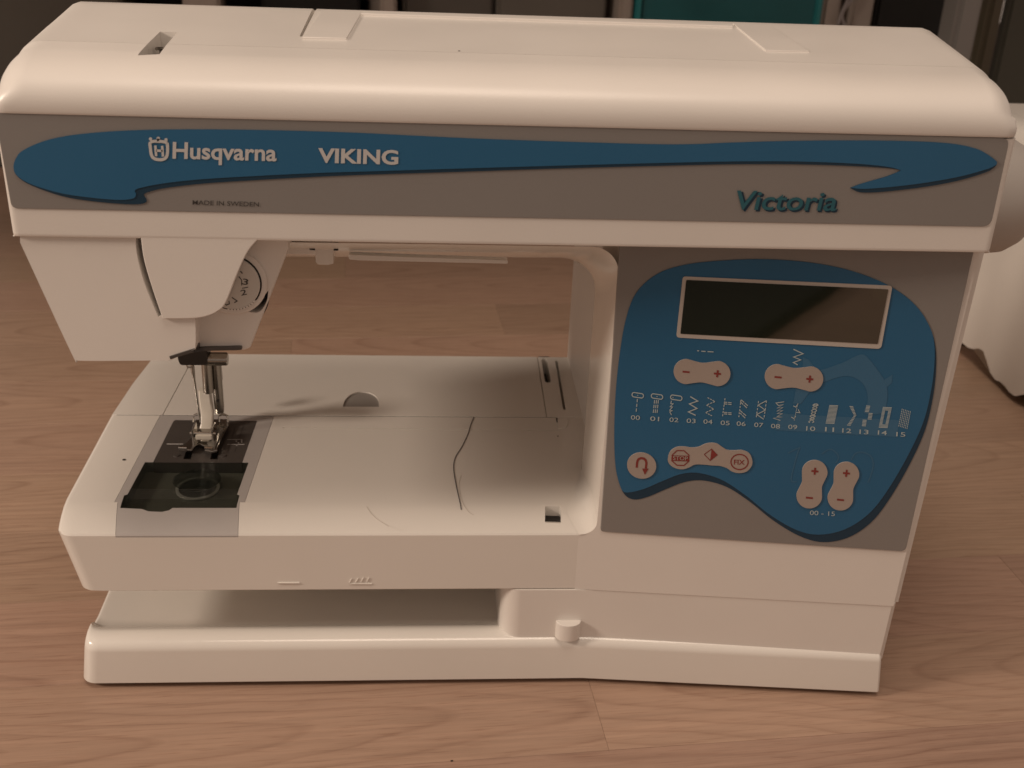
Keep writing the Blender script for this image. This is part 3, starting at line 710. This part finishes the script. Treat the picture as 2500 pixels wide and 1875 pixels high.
# --- needle head
HF = PY(-.0182)
hb = PY(-.008)
body = [px(x, y, hb) for x, y in [(70, 560), (700, 560), (706, 606), (611, 850), (598, 856), (520, 858), (470, 862), (420, 878), (205, 880), (192, 872), (70, 592)]]
for p in body: p.y = -.008
hd = bm_prism(body, Vector((0, .118, 0)), .0012, 2)
cres = crom([(597, 765), (622, 752), (640, 733), (652, 718, 0), (648, 745), (634, 768), (615, 773)], 4)
hd = boolean(hd, bm_prism([px(x, y, PY(-.012)) for x, y in cres], Vector((0, .014, 0))), 'DIFFERENCE')
from_bm('head_body', hd, WHITE, SM, 30)
b = bm_prism([px(x, y, PY(.0015)) for x, y in grow(cres, 6)], Vector((0, .001, 0))); from_bm('slot_lining', b, BLACK, SM, 0)
left = crom([(49, 575, 0), (331, 575, 0), (334, 620), (352, 690), (386, 774, 0), (420, 758, 0), (466, 760), (477, 790), (477, 853, 0), (440, 868), (416, 880, 0), (205, 881), (186, 876), (174, 862), (49, 592, 0)], 4)
b = bm_prism([px(x, y, HF) for x, y in left], Vector((0, .0122, 0)), .0020, 4)
from_bm('head_shell', b, WHITE, SM, 40)
fcov = crom([(343, 575, 0), (640, 575, 0), (607, 612), (580, 668), (552, 738), (532, 760), (506, 772), (470, 778), (397, 779, 0), (372, 706), (351, 634)], 5)
b = bm_prism([px(x, y, PY(-.0197)) for x, y in fcov], Vector((0, .0085, 0)), .0009, 3)
from_bm('face_cover', b, WHITE, SM, 40)
# tension dial
dc = px(566, 691, PY(-.0098)); R1 = .0111
def cyl_y(c, rad, y0, y1, n=40, bev=.0004):
    lp = [[Vector((c.x + rr * math.cos(6.28318 * k / n), y, c.z + rr * math.sin(6.28318 * k / n))) for k in range(n)] for rr, y in ((rad, y1), (rad, y0 + bev), (rad - bev, y0))]
    return bm_loft(lp)[0]
b = cyl_y(dc, .0137, -.0094, -.006); from_bm('dial_housing', b, WHITE, SM)
b = cyl_y(dc, R1 + .0006, -.0098, -.0085, 40, .0001); b2 = cyl_y(dc, R1, -.0106, -.0085); merge(b, b2, 1)
dial = from_bm('tension_dial', b, [BLACK, mat('dial_white', (.62, .60, .56), .35)], SM)
P1 = Print(PY(-.0106))
P1.text('3', (591, 694), (605, 696), 15, .0001, bold=.01); P1.text('2', (589, 722), (603, 719), 14, .0001, bold=.01); P1.stroke([(566, 726), (579, 735), (572, 739)], 2.4, .0001); P1.stroke([(548, 738), (552, 745), (560, 742), (559, 735)], 2.2, .0001)
P1.stroke([(583, 675), (590, 684), (590, 697)], 2.2, .0001); P1.stroke([(591, 704), (606, 701)], 2, .0001); P1.stroke([(587, 662), (592, 668)], 2.6, .0001)
P1.done('dial_numbers', DINK, dial)
for k in range(10):
    a = math.radians(-100 + k * 6.5)
    b = bm_box((-.0004, -.0107, -.0005), (.0004, -.0086, .0003)); 
    for v in b.verts:
        x, z = v.co.x, v.co.z; v.co.x = dc.x + (R1 + .0002 + z) * math.cos(a) - x * math.sin(a); v.co.z = dc.z + (R1 + .0002 + z) * math.sin(a) + x * math.cos(a)
    from_bm('dial_rib', b, WHITE, dial, 0)
# bits under the arm, right of the head
b = bm_prism([px(x, y, PY(.012)) for x, y in [(768, 590), (814, 590), (814, 645), (800, 648), (776, 647), (770, 640)]], Vector((0, .03, 0)), .0006, 2); from_bm('bobbin_thread_guide', b, WHITE_GLOSS, SM)
b = bm_prism([px(x, y, PY(.011)) for x, y in [(655, 590), (772, 590), (772, 623), (700, 622), (660, 617)]], Vector((0, .03, 0)), .0006, 2); from_bm('guide_bracket', b, WHITE, SM)
for L in ([(754, 596), (769, 596), (769, 611), (756, 610)], [(814, 596), (826, 596), (826, 612), (815, 612)]):
    b = bm_prism([px(x, y, PY(.0105)) for x, y in L], Vector((0, .002, 0))); from_bm('guide_slot', b, BLACK, SM, 0)
b = bm_prism([px(x, y, PY(.010)) for x, y in rrect([(850, 622), (1000, 628), (1240, 636), (1240, 644), (880, 636), (852, 634)], [5, 0, 4, 4, 0, 5])], Vector((0, .004, 0)), .0008, 3); from_bm('cover_rib', b, WHITE_GLOSS, SM)
# thread guide strip along the bottom of the head
P1 = bm_prism([px(x, y, PY(-.0189 if x < 476 else -.0098)) for x, y in crom([(413, 871, 0), (440, 862), (475, 852), (510, 849), (550, 848.5), (585, 847.5), (590, 851), (586, 855), (550, 856), (510, 857), (475, 860), (440, 870), (416, 878, 0)], 3)], Vector((0, .006, 0)), .0002, 2)
from_bm('thread_guide', P1, DSTEEL, SM)
# needle clamp, needle, presser bar, ankle and foot
NY = .090
def at(x, y, Y): return px(x, y, PY(Y))
b = bm_prism([at(x, y, NY - .004) for x, y in rrect([(432, 850), (506, 850), (506, 892), (440, 892), (434, 878)], [4, 2, 2, 6, 4])], Vector((0, .010, 0)), .0008, 2)
from_bm('needle_clamp', b, BLACK, SM)
a, c = at(503, 876, NY), at(556, 876.5, NY)
b = bm_tube([a, a + (c - a) * .93, c], [.0034, .0034, .0030], 20); merge(b, bm_tube([a - Vector((0, 0, 0)), a + (c - a) * .05], .0036, 20))
from_bm('clamp_screw', b, STEEL, SM)
b = bm_tube([at(455, 889, NY - .003), at(458, 897, NY - .003), at(468, 897, NY - .003), at(473, 889, NY - .003)], .0005, 8); from_bm('needle_thread_loop', b, STEEL, SM)
nt = px(489, 1056, PZ(.0905))
n0 = at(469, 888, NY)
b = bm_tube([n0, at(471, 908, NY), at(474, 925, NY), at(481, 975, NY), at(488, 1022, NY), at(490, 1036, NY)], [.0010, .0010, .0006, .00055, .0005, .00015], 10)
from_bm('needle', b, STEEL, SM)
b = bm_tube([at(503, 870, NY + .008), at(509, 957, NY + .008)], .0027, 20); from_bm('needle_bar', b, STEEL, SM)
b = bm_tube([at(526, 870, NY + .012), at(535, 992, NY + .012), at(536, 1006, NY + .012)], [.0026, .0026, .0023], 20); from_bm('presser_bar', b, STEEL, SM)
b = bm_tube([at(529, 976, NY + .0098), at(534, 979, NY + .0098)], .0009, 12); from_bm('presser_screw', b, BLACK, SM)
b = bm_prism([at(x, y, NY + .022) for x, y in rrect([(522, 899), (538, 899), (541, 936), (526, 936)], 4)], Vector((0, .004, 0)), .0006, 2)
from_bm('lifter_tab', b, LGREY, SM)
ank = [(484, 955, .101), (513, 957, .101), (516, 985, .099), (520, 1012, .096), (519, 1040, .0925), (516, 1054, .0905)]
lft = [(484, 955, .101), (486, 985, .099), (490, 1012, .096), (489, 1038, .0925), (485, 1055, .0905)]
rows = []
for i in range(11):
    t = i / 10
    def lerp(L):
        f = t * (len(L) - 1); k = min(len(L) - 2, int(f)); g = f - k; return [L[k][c] + (L[k + 1][c] - L[k][c]) * g for c in range(3)]
    l3, r3_ = lerp(lft), lerp(ank[1:])
    pl_, pr_ = at(l3[0], l3[1], l3[2]), at(r3_[0], r3_[1], r3_[2])
    th = Vector((0, .0035, .0005)); d = (pr_ - pl_)
    rows.append([pl_ + th * .25, pl_ + d * .12, pl_ + d * .88, pr_ + th * .25, pr_ + th, pl_ + th])
bm, _ = bm_loft(rows)
from_bm('presser_ankle', bm, mat('ivory_plastic', (.74, .70, .62), .25), SM, 40)
FZ = PZ(.0930)
def fz(L, z=.0930): return [px(x, y, PZ(z)) for x, y in L]
sole = [(478, 1024), (556, 1022), (560, 1036), (545, 1062), (530, 1098), (518, 1101), (500, 1098), (498, 1088), (487, 1082), (476, 1088), (468, 1098), (455, 1097), (437, 1097), (438, 1090), (455, 1080), (466, 1066), (470, 1040)]
b = bm_prism(fz(sole), Vector((0, 0, -.0012)), .0004, 2)
b = boolean(b, bm_prism([px(x, y, PZ(.09)) for x, y in [(478, 1073), (519, 1073), (517, 1080), (478, 1080)]], Vector((0, 0, .02))), 'DIFFERENCE')
foot = from_bm('presser_foot', b, mat('foot_metal', (.42, .40, .37), .16, 1.0), SM, 25)
for L, z in (([(436, 1094), (456, 1094.5)], .0936), ([(500, 1094), (519, 1094.5)], .0936)):
    from_bm('toe', bm_tube([px(*L[0], PZ(z)), px(*L[1], PZ(z))], .0008, 10), CHROME, foot)
from_bm('pivot_pin', bm_tube([px(464, 1057, PZ(.0975)), px(527, 1058, PZ(.0975))], .0008, 12), CHROME, foot)
for x in (474, 522):
    q = px(x, 1060, PZ(.0955)); from_bm('bracket', bm_box((q.x - .0005, q.y - .004, .0925), (q.x + .0005, q.y + .006, .0995), .0003), CHROME, foot)
q = px(498, 1066, PZ(.096)); from_bm('foot_bridge', bm_box((q.x - .0042, q.y - .001, .0945), (q.x + .0042, q.y + .0035, .0972), .0006), mat('ivory_pad', (.70, .66, .58), .25), foot)
for (x, y) in ((482, 1026), (545, 1026)):
    q = px(x, y, PZ(.094)); b = bm_tube([q + Vector((-.0022, 0, -.001)), q + Vector((-.0022, .0008, .0022)), q + Vector((0, .001, .0032)), q + Vector((.0022, .0008, .0022)), q + Vector((.0022, 0, -.001))], .0006, 8)
    from_bm('rear_loop', b, CHROME, foot)
b = bm_prism(fz([(505, 1080), (534, 1050), (546, 1050), (524, 1094), (510, 1092)], .0939), Vector((0, 0, -.0012)), .0004, 2); from_bm('toe_plate', b, mat('clear_toe', (.30, .28, .25), .12, .6), foot)
# --- small things on the base and bed front
kc = px(1384, 1545, PZ(.0268)); kx = kc.x; b = bmesh.new()
plan = [(kx + .0062 * math.cos(a), .0042 - .0056 * math.sin(a) ** .8 if math.sin(a) > 0 else .0042) for a in [math.pi * i / 14 for i in range(15)]]
b = bm_prism([Vector((x, y, .0362)) for x, y in plan], Vector((0, 0, -.0092)), .0006, 2); from_bm('release_catch', b, WHITE, SM)
fr = PY(.004)
def nub(L, h=.0005, w_=2.2):
    P_ = Print(fr)
    for a, c in L: 
        n_ = Vector((-(c[1] - a[1]), c[0] - a[0])).normalized() * w_ / 2; a, c = Vector(a), Vector(c)
        P_.poly([tuple(a + n_), tuple(c + n_), tuple(c - n_), tuple(a - n_)], h, 0, wall=True)
    from_bm('moulded_mark', P_.bm, WHITE_GLOSS, SM, 0)
nub([((678, 1424), (731, 1424))]); nub([((853, 1424), (859, 1413)), ((868, 1423), (875, 1412)), ((881, 1422), (888, 1411)), ((896, 1421), (901, 1411)), ((855, 1426), (908, 1426))], .0004, 2)
# ------------------------------------------------------------------ things lying on the bed
pts = [(1157, 1019), (1150, 1035), (1143, 1058), (1128, 1090), (1114, 1112), (1108, 1130), (1108, 1150), (1113, 1180), (1118, 1205), (1123, 1226), (1126, 1244)]
def on_bed(x, y, h):
    z = .09
    for _ in range(5):
        p = px(x, y, PZ(z + h)); pf = [q for q in tray_prof() if q[1] > .08]
        z = .09
        for (y0, z0), (y1, z1) in zip(pf, pf[1:]):
            if y0 <= p.y <= y1 and y1 > y0: z = z0 + (z1 - z0) * (p.y - y0) / (y1 - y0)
    return p
bm = bm_tube([on_bed(x, y, .0002) for x, y in crom(pts, 4, False)], .00018, 6)
tag(from_bm('sewing_thread', bm, THREAD, None), 'dark blue loose thread lying in a curve across the white bed', 'thread')
pts = [(1126, 1160), (1120, 1180), (1124, 1210), (1132, 1232), (1145, 1250), (1156, 1257)]
bm = bm_tube([on_bed(x, y, .0002) for x, y in crom(pts, 4, False)], .00009, 5)
tag(from_bm('loose_fibre', bm, HAIR, None), 'thin pale fibre beside the lower end of the dark thread', 'fibre')
pts = [(895, 1236), (905, 1252), (922, 1268), (950, 1285)]
bm = bm_tube([on_bed(x, y, .0002) for x, y in crom(pts, 4, False)], .00008, 5)
tag(from_bm('loose_fibre', bm, HAIR, None), 'thin pale fibre on the front edge of the bed left of the dark thread', 'fibre')
def crumb(x, y, pl, s_, label):
    c = px(x, y, pl); b = bmesh.new(); bmesh.ops.create_icosphere(b, subdivisions=2, radius=1)
    for v in b.verts: v.co = c + Vector((v.co.x * s_ * (1.3 + .3 * math.sin(9 * v.co.y)), v.co.y * s_, v.co.z * s_ * .5 + s_ * .3))
    tag(from_bm('crumb', b, SPECK, None), label, 'crumb')
crumb(303, 1123, TOP, .0007, 'dark crumb on the white bed left of the needle plate')
crumb(1362, 1065, TOP, .00035, 'tiny black speck at the right end of the bed near the column')
crumb(1103, 1858, PZ(0), .0005, 'dark crumb on the floor in front of the machine')
crumb(1121, 125, PZ(.3), .00035, 'tiny dark speck on the top cover of the machine')
# ------------------------------------------------------------------ background: white cover at right, desk legs and storage behind
WC = mat('white_cover_plastic', (.74, .71, .66), .5, bump=.1, bscale=300, var=.04, vscale=8)
rw = random.Random(3)
outl = rrect([(.598, .47), (.624, .20), (.90, .20), (.88, .49)], [.015, .04, .04, .03], 8)
poly = []
n = len(outl)
for i in range(n):
    a, b = Vector(outl[i]), Vector(outl[(i + 1) % n]); k = max(1, int((b - a).length / .008))
    for j in range(k): poly.append(a + (b - a) * (j / k))
loops = []
acc = 0; arcs = []
for i, p in enumerate(poly): arcs.append(acc); acc += (poly[(i + 1) % len(poly)] - p).length
H_ = .196
cen = Vector((.75, .34))
for zi in range(15):
    t = zi / 14; lp = []
    for p, s_ in zip(poly, arcs):
        fold = .0016 * math.sin(s_ * 48) * (1 - t) + .0007 * math.sin(s_ * 117 + 1)
        d = (p - cen).normalized()
        z0 = .010 + .006 * math.sin(s_ * 70 + .6) + .003 * math.sin(s_ * 165 + 2)
        sc = 1 - .012 * t - (.10 * max(0, t - .88) / .12)
        q = cen + (p - cen) * sc + d * fold
        lp.append(Vector((q.x, q.y, z0 * (1 - t) + H_ * t - (.0 if t < .95 else 0))))
    loops.append(lp)
bm, _ = bm_loft(loops)
bm.faces.ensure_lookup_table()
tag(from_bm('fabric_cover', bm, WC, None, 60), 'white cover with a wavy bottom edge standing on the floor right of the machine', 'cover')
RA = math.radians(8); RC = Vector((.40, .98, 0)); ru = Vector((math.cos(RA), math.sin(RA), 0)); rv = Vector((-math.sin(RA), math.cos(RA), 0))
bgp = (RC, -rv)
def bx(x0, x1, d0, d1, z0, z1, bev=.004):
    """box whose left and right edges stand at pixel columns x0, x1 (row 40) on the shelf front, d behind it"""
    b = bm_box((0, d0, z0), (1, d1, z1))
    pl_ = (RC + rv * d0, -rv)
    a, c = (px(x0, 40, pl_) - RC).dot(ru), (px(x1, 40, pl_) - RC).dot(ru)
    for v in b.verts: v.co = RC + ru * (a + (c - a) * v.co.x) + rv * v.co.y + Vector((0, 0, v.co.z))
    if bev: bmesh.ops.bevel(b, geom=b.edges[:], offset=bev, segments=2, affect='EDGES')
    return b
POST = mat('beige_post', (.46, .41, .37), .5, var=.06); GREYB = mat('grey_box', (.14, .132, .118), .6, bump=.2, bscale=200, var=.15)
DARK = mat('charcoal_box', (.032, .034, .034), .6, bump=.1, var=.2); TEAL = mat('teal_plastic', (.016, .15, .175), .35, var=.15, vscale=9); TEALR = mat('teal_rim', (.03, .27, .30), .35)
SH = empty('shelf_unit', RC + rv * .1); tag(SH, 'low open shelf with beige uprights in shadow behind the sewing machine', 'shelf')
for x0, x1 in ((448, 540), (930, 970), (1512, 1546), (2008, 2052), (2076, 2132)):
    from_bm('upright', bx(x0, x1, 0, .30, 0, .60), POST, SH)
from_bm('shelf_board', bx(300, 2140, .01, .30, .60, .62), POST, SH)
from_bm('bottom_board', bx(452, 2128, .012, .30, .03, .05), POST, SH)
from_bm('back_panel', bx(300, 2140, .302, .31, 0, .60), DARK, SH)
def store(name, x0, x1, d0, d1, h, m_, label, rim=None, cat='storage box'):
    e = empty(name, RC + rv * (d0 + .05) + Vector((0, 0, .05))); tag(e, label, cat)
    from_bm('body', bx(x0, x1, d0, d1, .0505, h), m_, e)
    from_bm('rim', bx(x0 - 5, x1 + 5, d0 - .006, d1, h, h + .02), rim or m_, e); return e
store('storage_box', 985, 1205, .03, .26, .34, GREYB, 'grey fabric box on the shelf, left one of the two')
store('storage_box', 1214, 1480, .02, .26, .36, mat('pale_grey_box', (.19, .18, .16), .6, bump=.2, bscale=200, var=.15), 'paler grey box on the shelf beside the teal crate')
t_ = store('teal_crate', 1560, 1998, .0, .25, .36, TEAL, 'teal plastic crate on the shelf behind the machine', TEALR, 'crate')
from_bm('corner_edge', bx(1990, 2006, -.004, .02, .05, .38, .002), TEALR, t_); from_bm('corner_edge', bx(1552, 1566, -.004, .02, .05, .38, .002), TEALR, t_)
store('storage_box', 640, 880, .12, .27, .30, DARK, 'black box deep in the shelf opening at left')
b = bx(2138, 2336, .06, .30, 0, .45); tag(from_bm('dark_drawer_unit', b, DARK, None), 'charcoal drawer unit standing between the shelf and the desk leg', 'drawer unit')
b = bx(-120, 300, .02, .30, 0, .5); tag(from_bm('grey_cabinet', b, mat('grey_cabinet_paint', (.10, .092, .078), .5, var=.1), None), 'grey brown cabinet in shadow at the far left', 'cabinet')
for L, lab in (([(2046, 60), (2056, 30), (2068, 5), (2075, -20)], 'pale cable hanging between the shelf uprights, left one'), ([(2066, 70), (2056, 45), (2060, 25), (2080, 0), (2085, -20)], 'pale cable looped beside the right shelf upright')):
    bm = bm_tube([px(x, y, (RC - rv * .01, -rv)) for x, y in crom(L, 4, False)], .0022, 8); tag(from_bm('cable', bm, mat('cable_grey', (.34, .31, .31), .4), None), lab, 'cable')
# desk whose top shades the floor behind the machine
DK = empty('desk', (.45, .85, 0)); tag(DK, 'desk with grey legs standing over the shelf behind the machine at right', 'desk')
fe = Vector((.30, .235, 0)); 
def rbox(u0, u1, v0, v1, z0, z1, bev=.003):
    b = bm_box((u0, v0, z0), (u1, v1, z1), bev)
    for v in b.verts: v.co = fe + ru * v.co.x + rv * v.co.y + Vector((0, 0, v.co.z))
    return b
from_bm('tabletop', rbox(-1.3, 1.1, 0, 1.15, .72, .745), mat('desk_top', (.35, .27, .2), .5), DK)
LEG = mat('grey_desk_leg', (.36, .35, .34), .4, .3); OLV = mat('olive_leg', (.15, .13, .09), .5)
from_bm('leg', bx(2338, 2398, -.10, -.06, 0, .72, .006), LEG, DK); from_bm('leg', bx(2412, 2450, -.02, .02, 0, .72, .006), OLV, DK)
from_bm('leg', rbox(-1.25, -1.2, .05, .1, 0, .72), LEG, DK)
b = bx(2462, 2900, .10, .12, 0, .70); tag(from_bm('side_panel', b, mat('olive_panel', (.12, .118, .095), .6, var=.1), None), 'olive grey panel in shadow behind the desk leg at far right', 'panel')

outl = crom([(.305, -.385), (.340, -.425), (.366, -.466), (.399, -.525), (.435, -.59), (.48, -.72), (.44, -.95), (.1, -1.0), (-.15, -.9), (-.18, -.6), (-.1, -.40), (.1, -.36), (.25, -.36)], 4)
b = bm_prism([Vector((x, y, .012)) for x, y in outl], Vector((0, 0, -.012)), .004, 3)  # unseen slab added for the display reflection, in place of a kneeling person
tag(from_bm('reflection_stand_in', b, mat('black_stand_in', (.015, .014, .013), .9, bump=.3, bscale=150), None), 'unseen dark slab added for the dark reflection in the display, standing in for a kneeling person', 'reflection_stand_in')
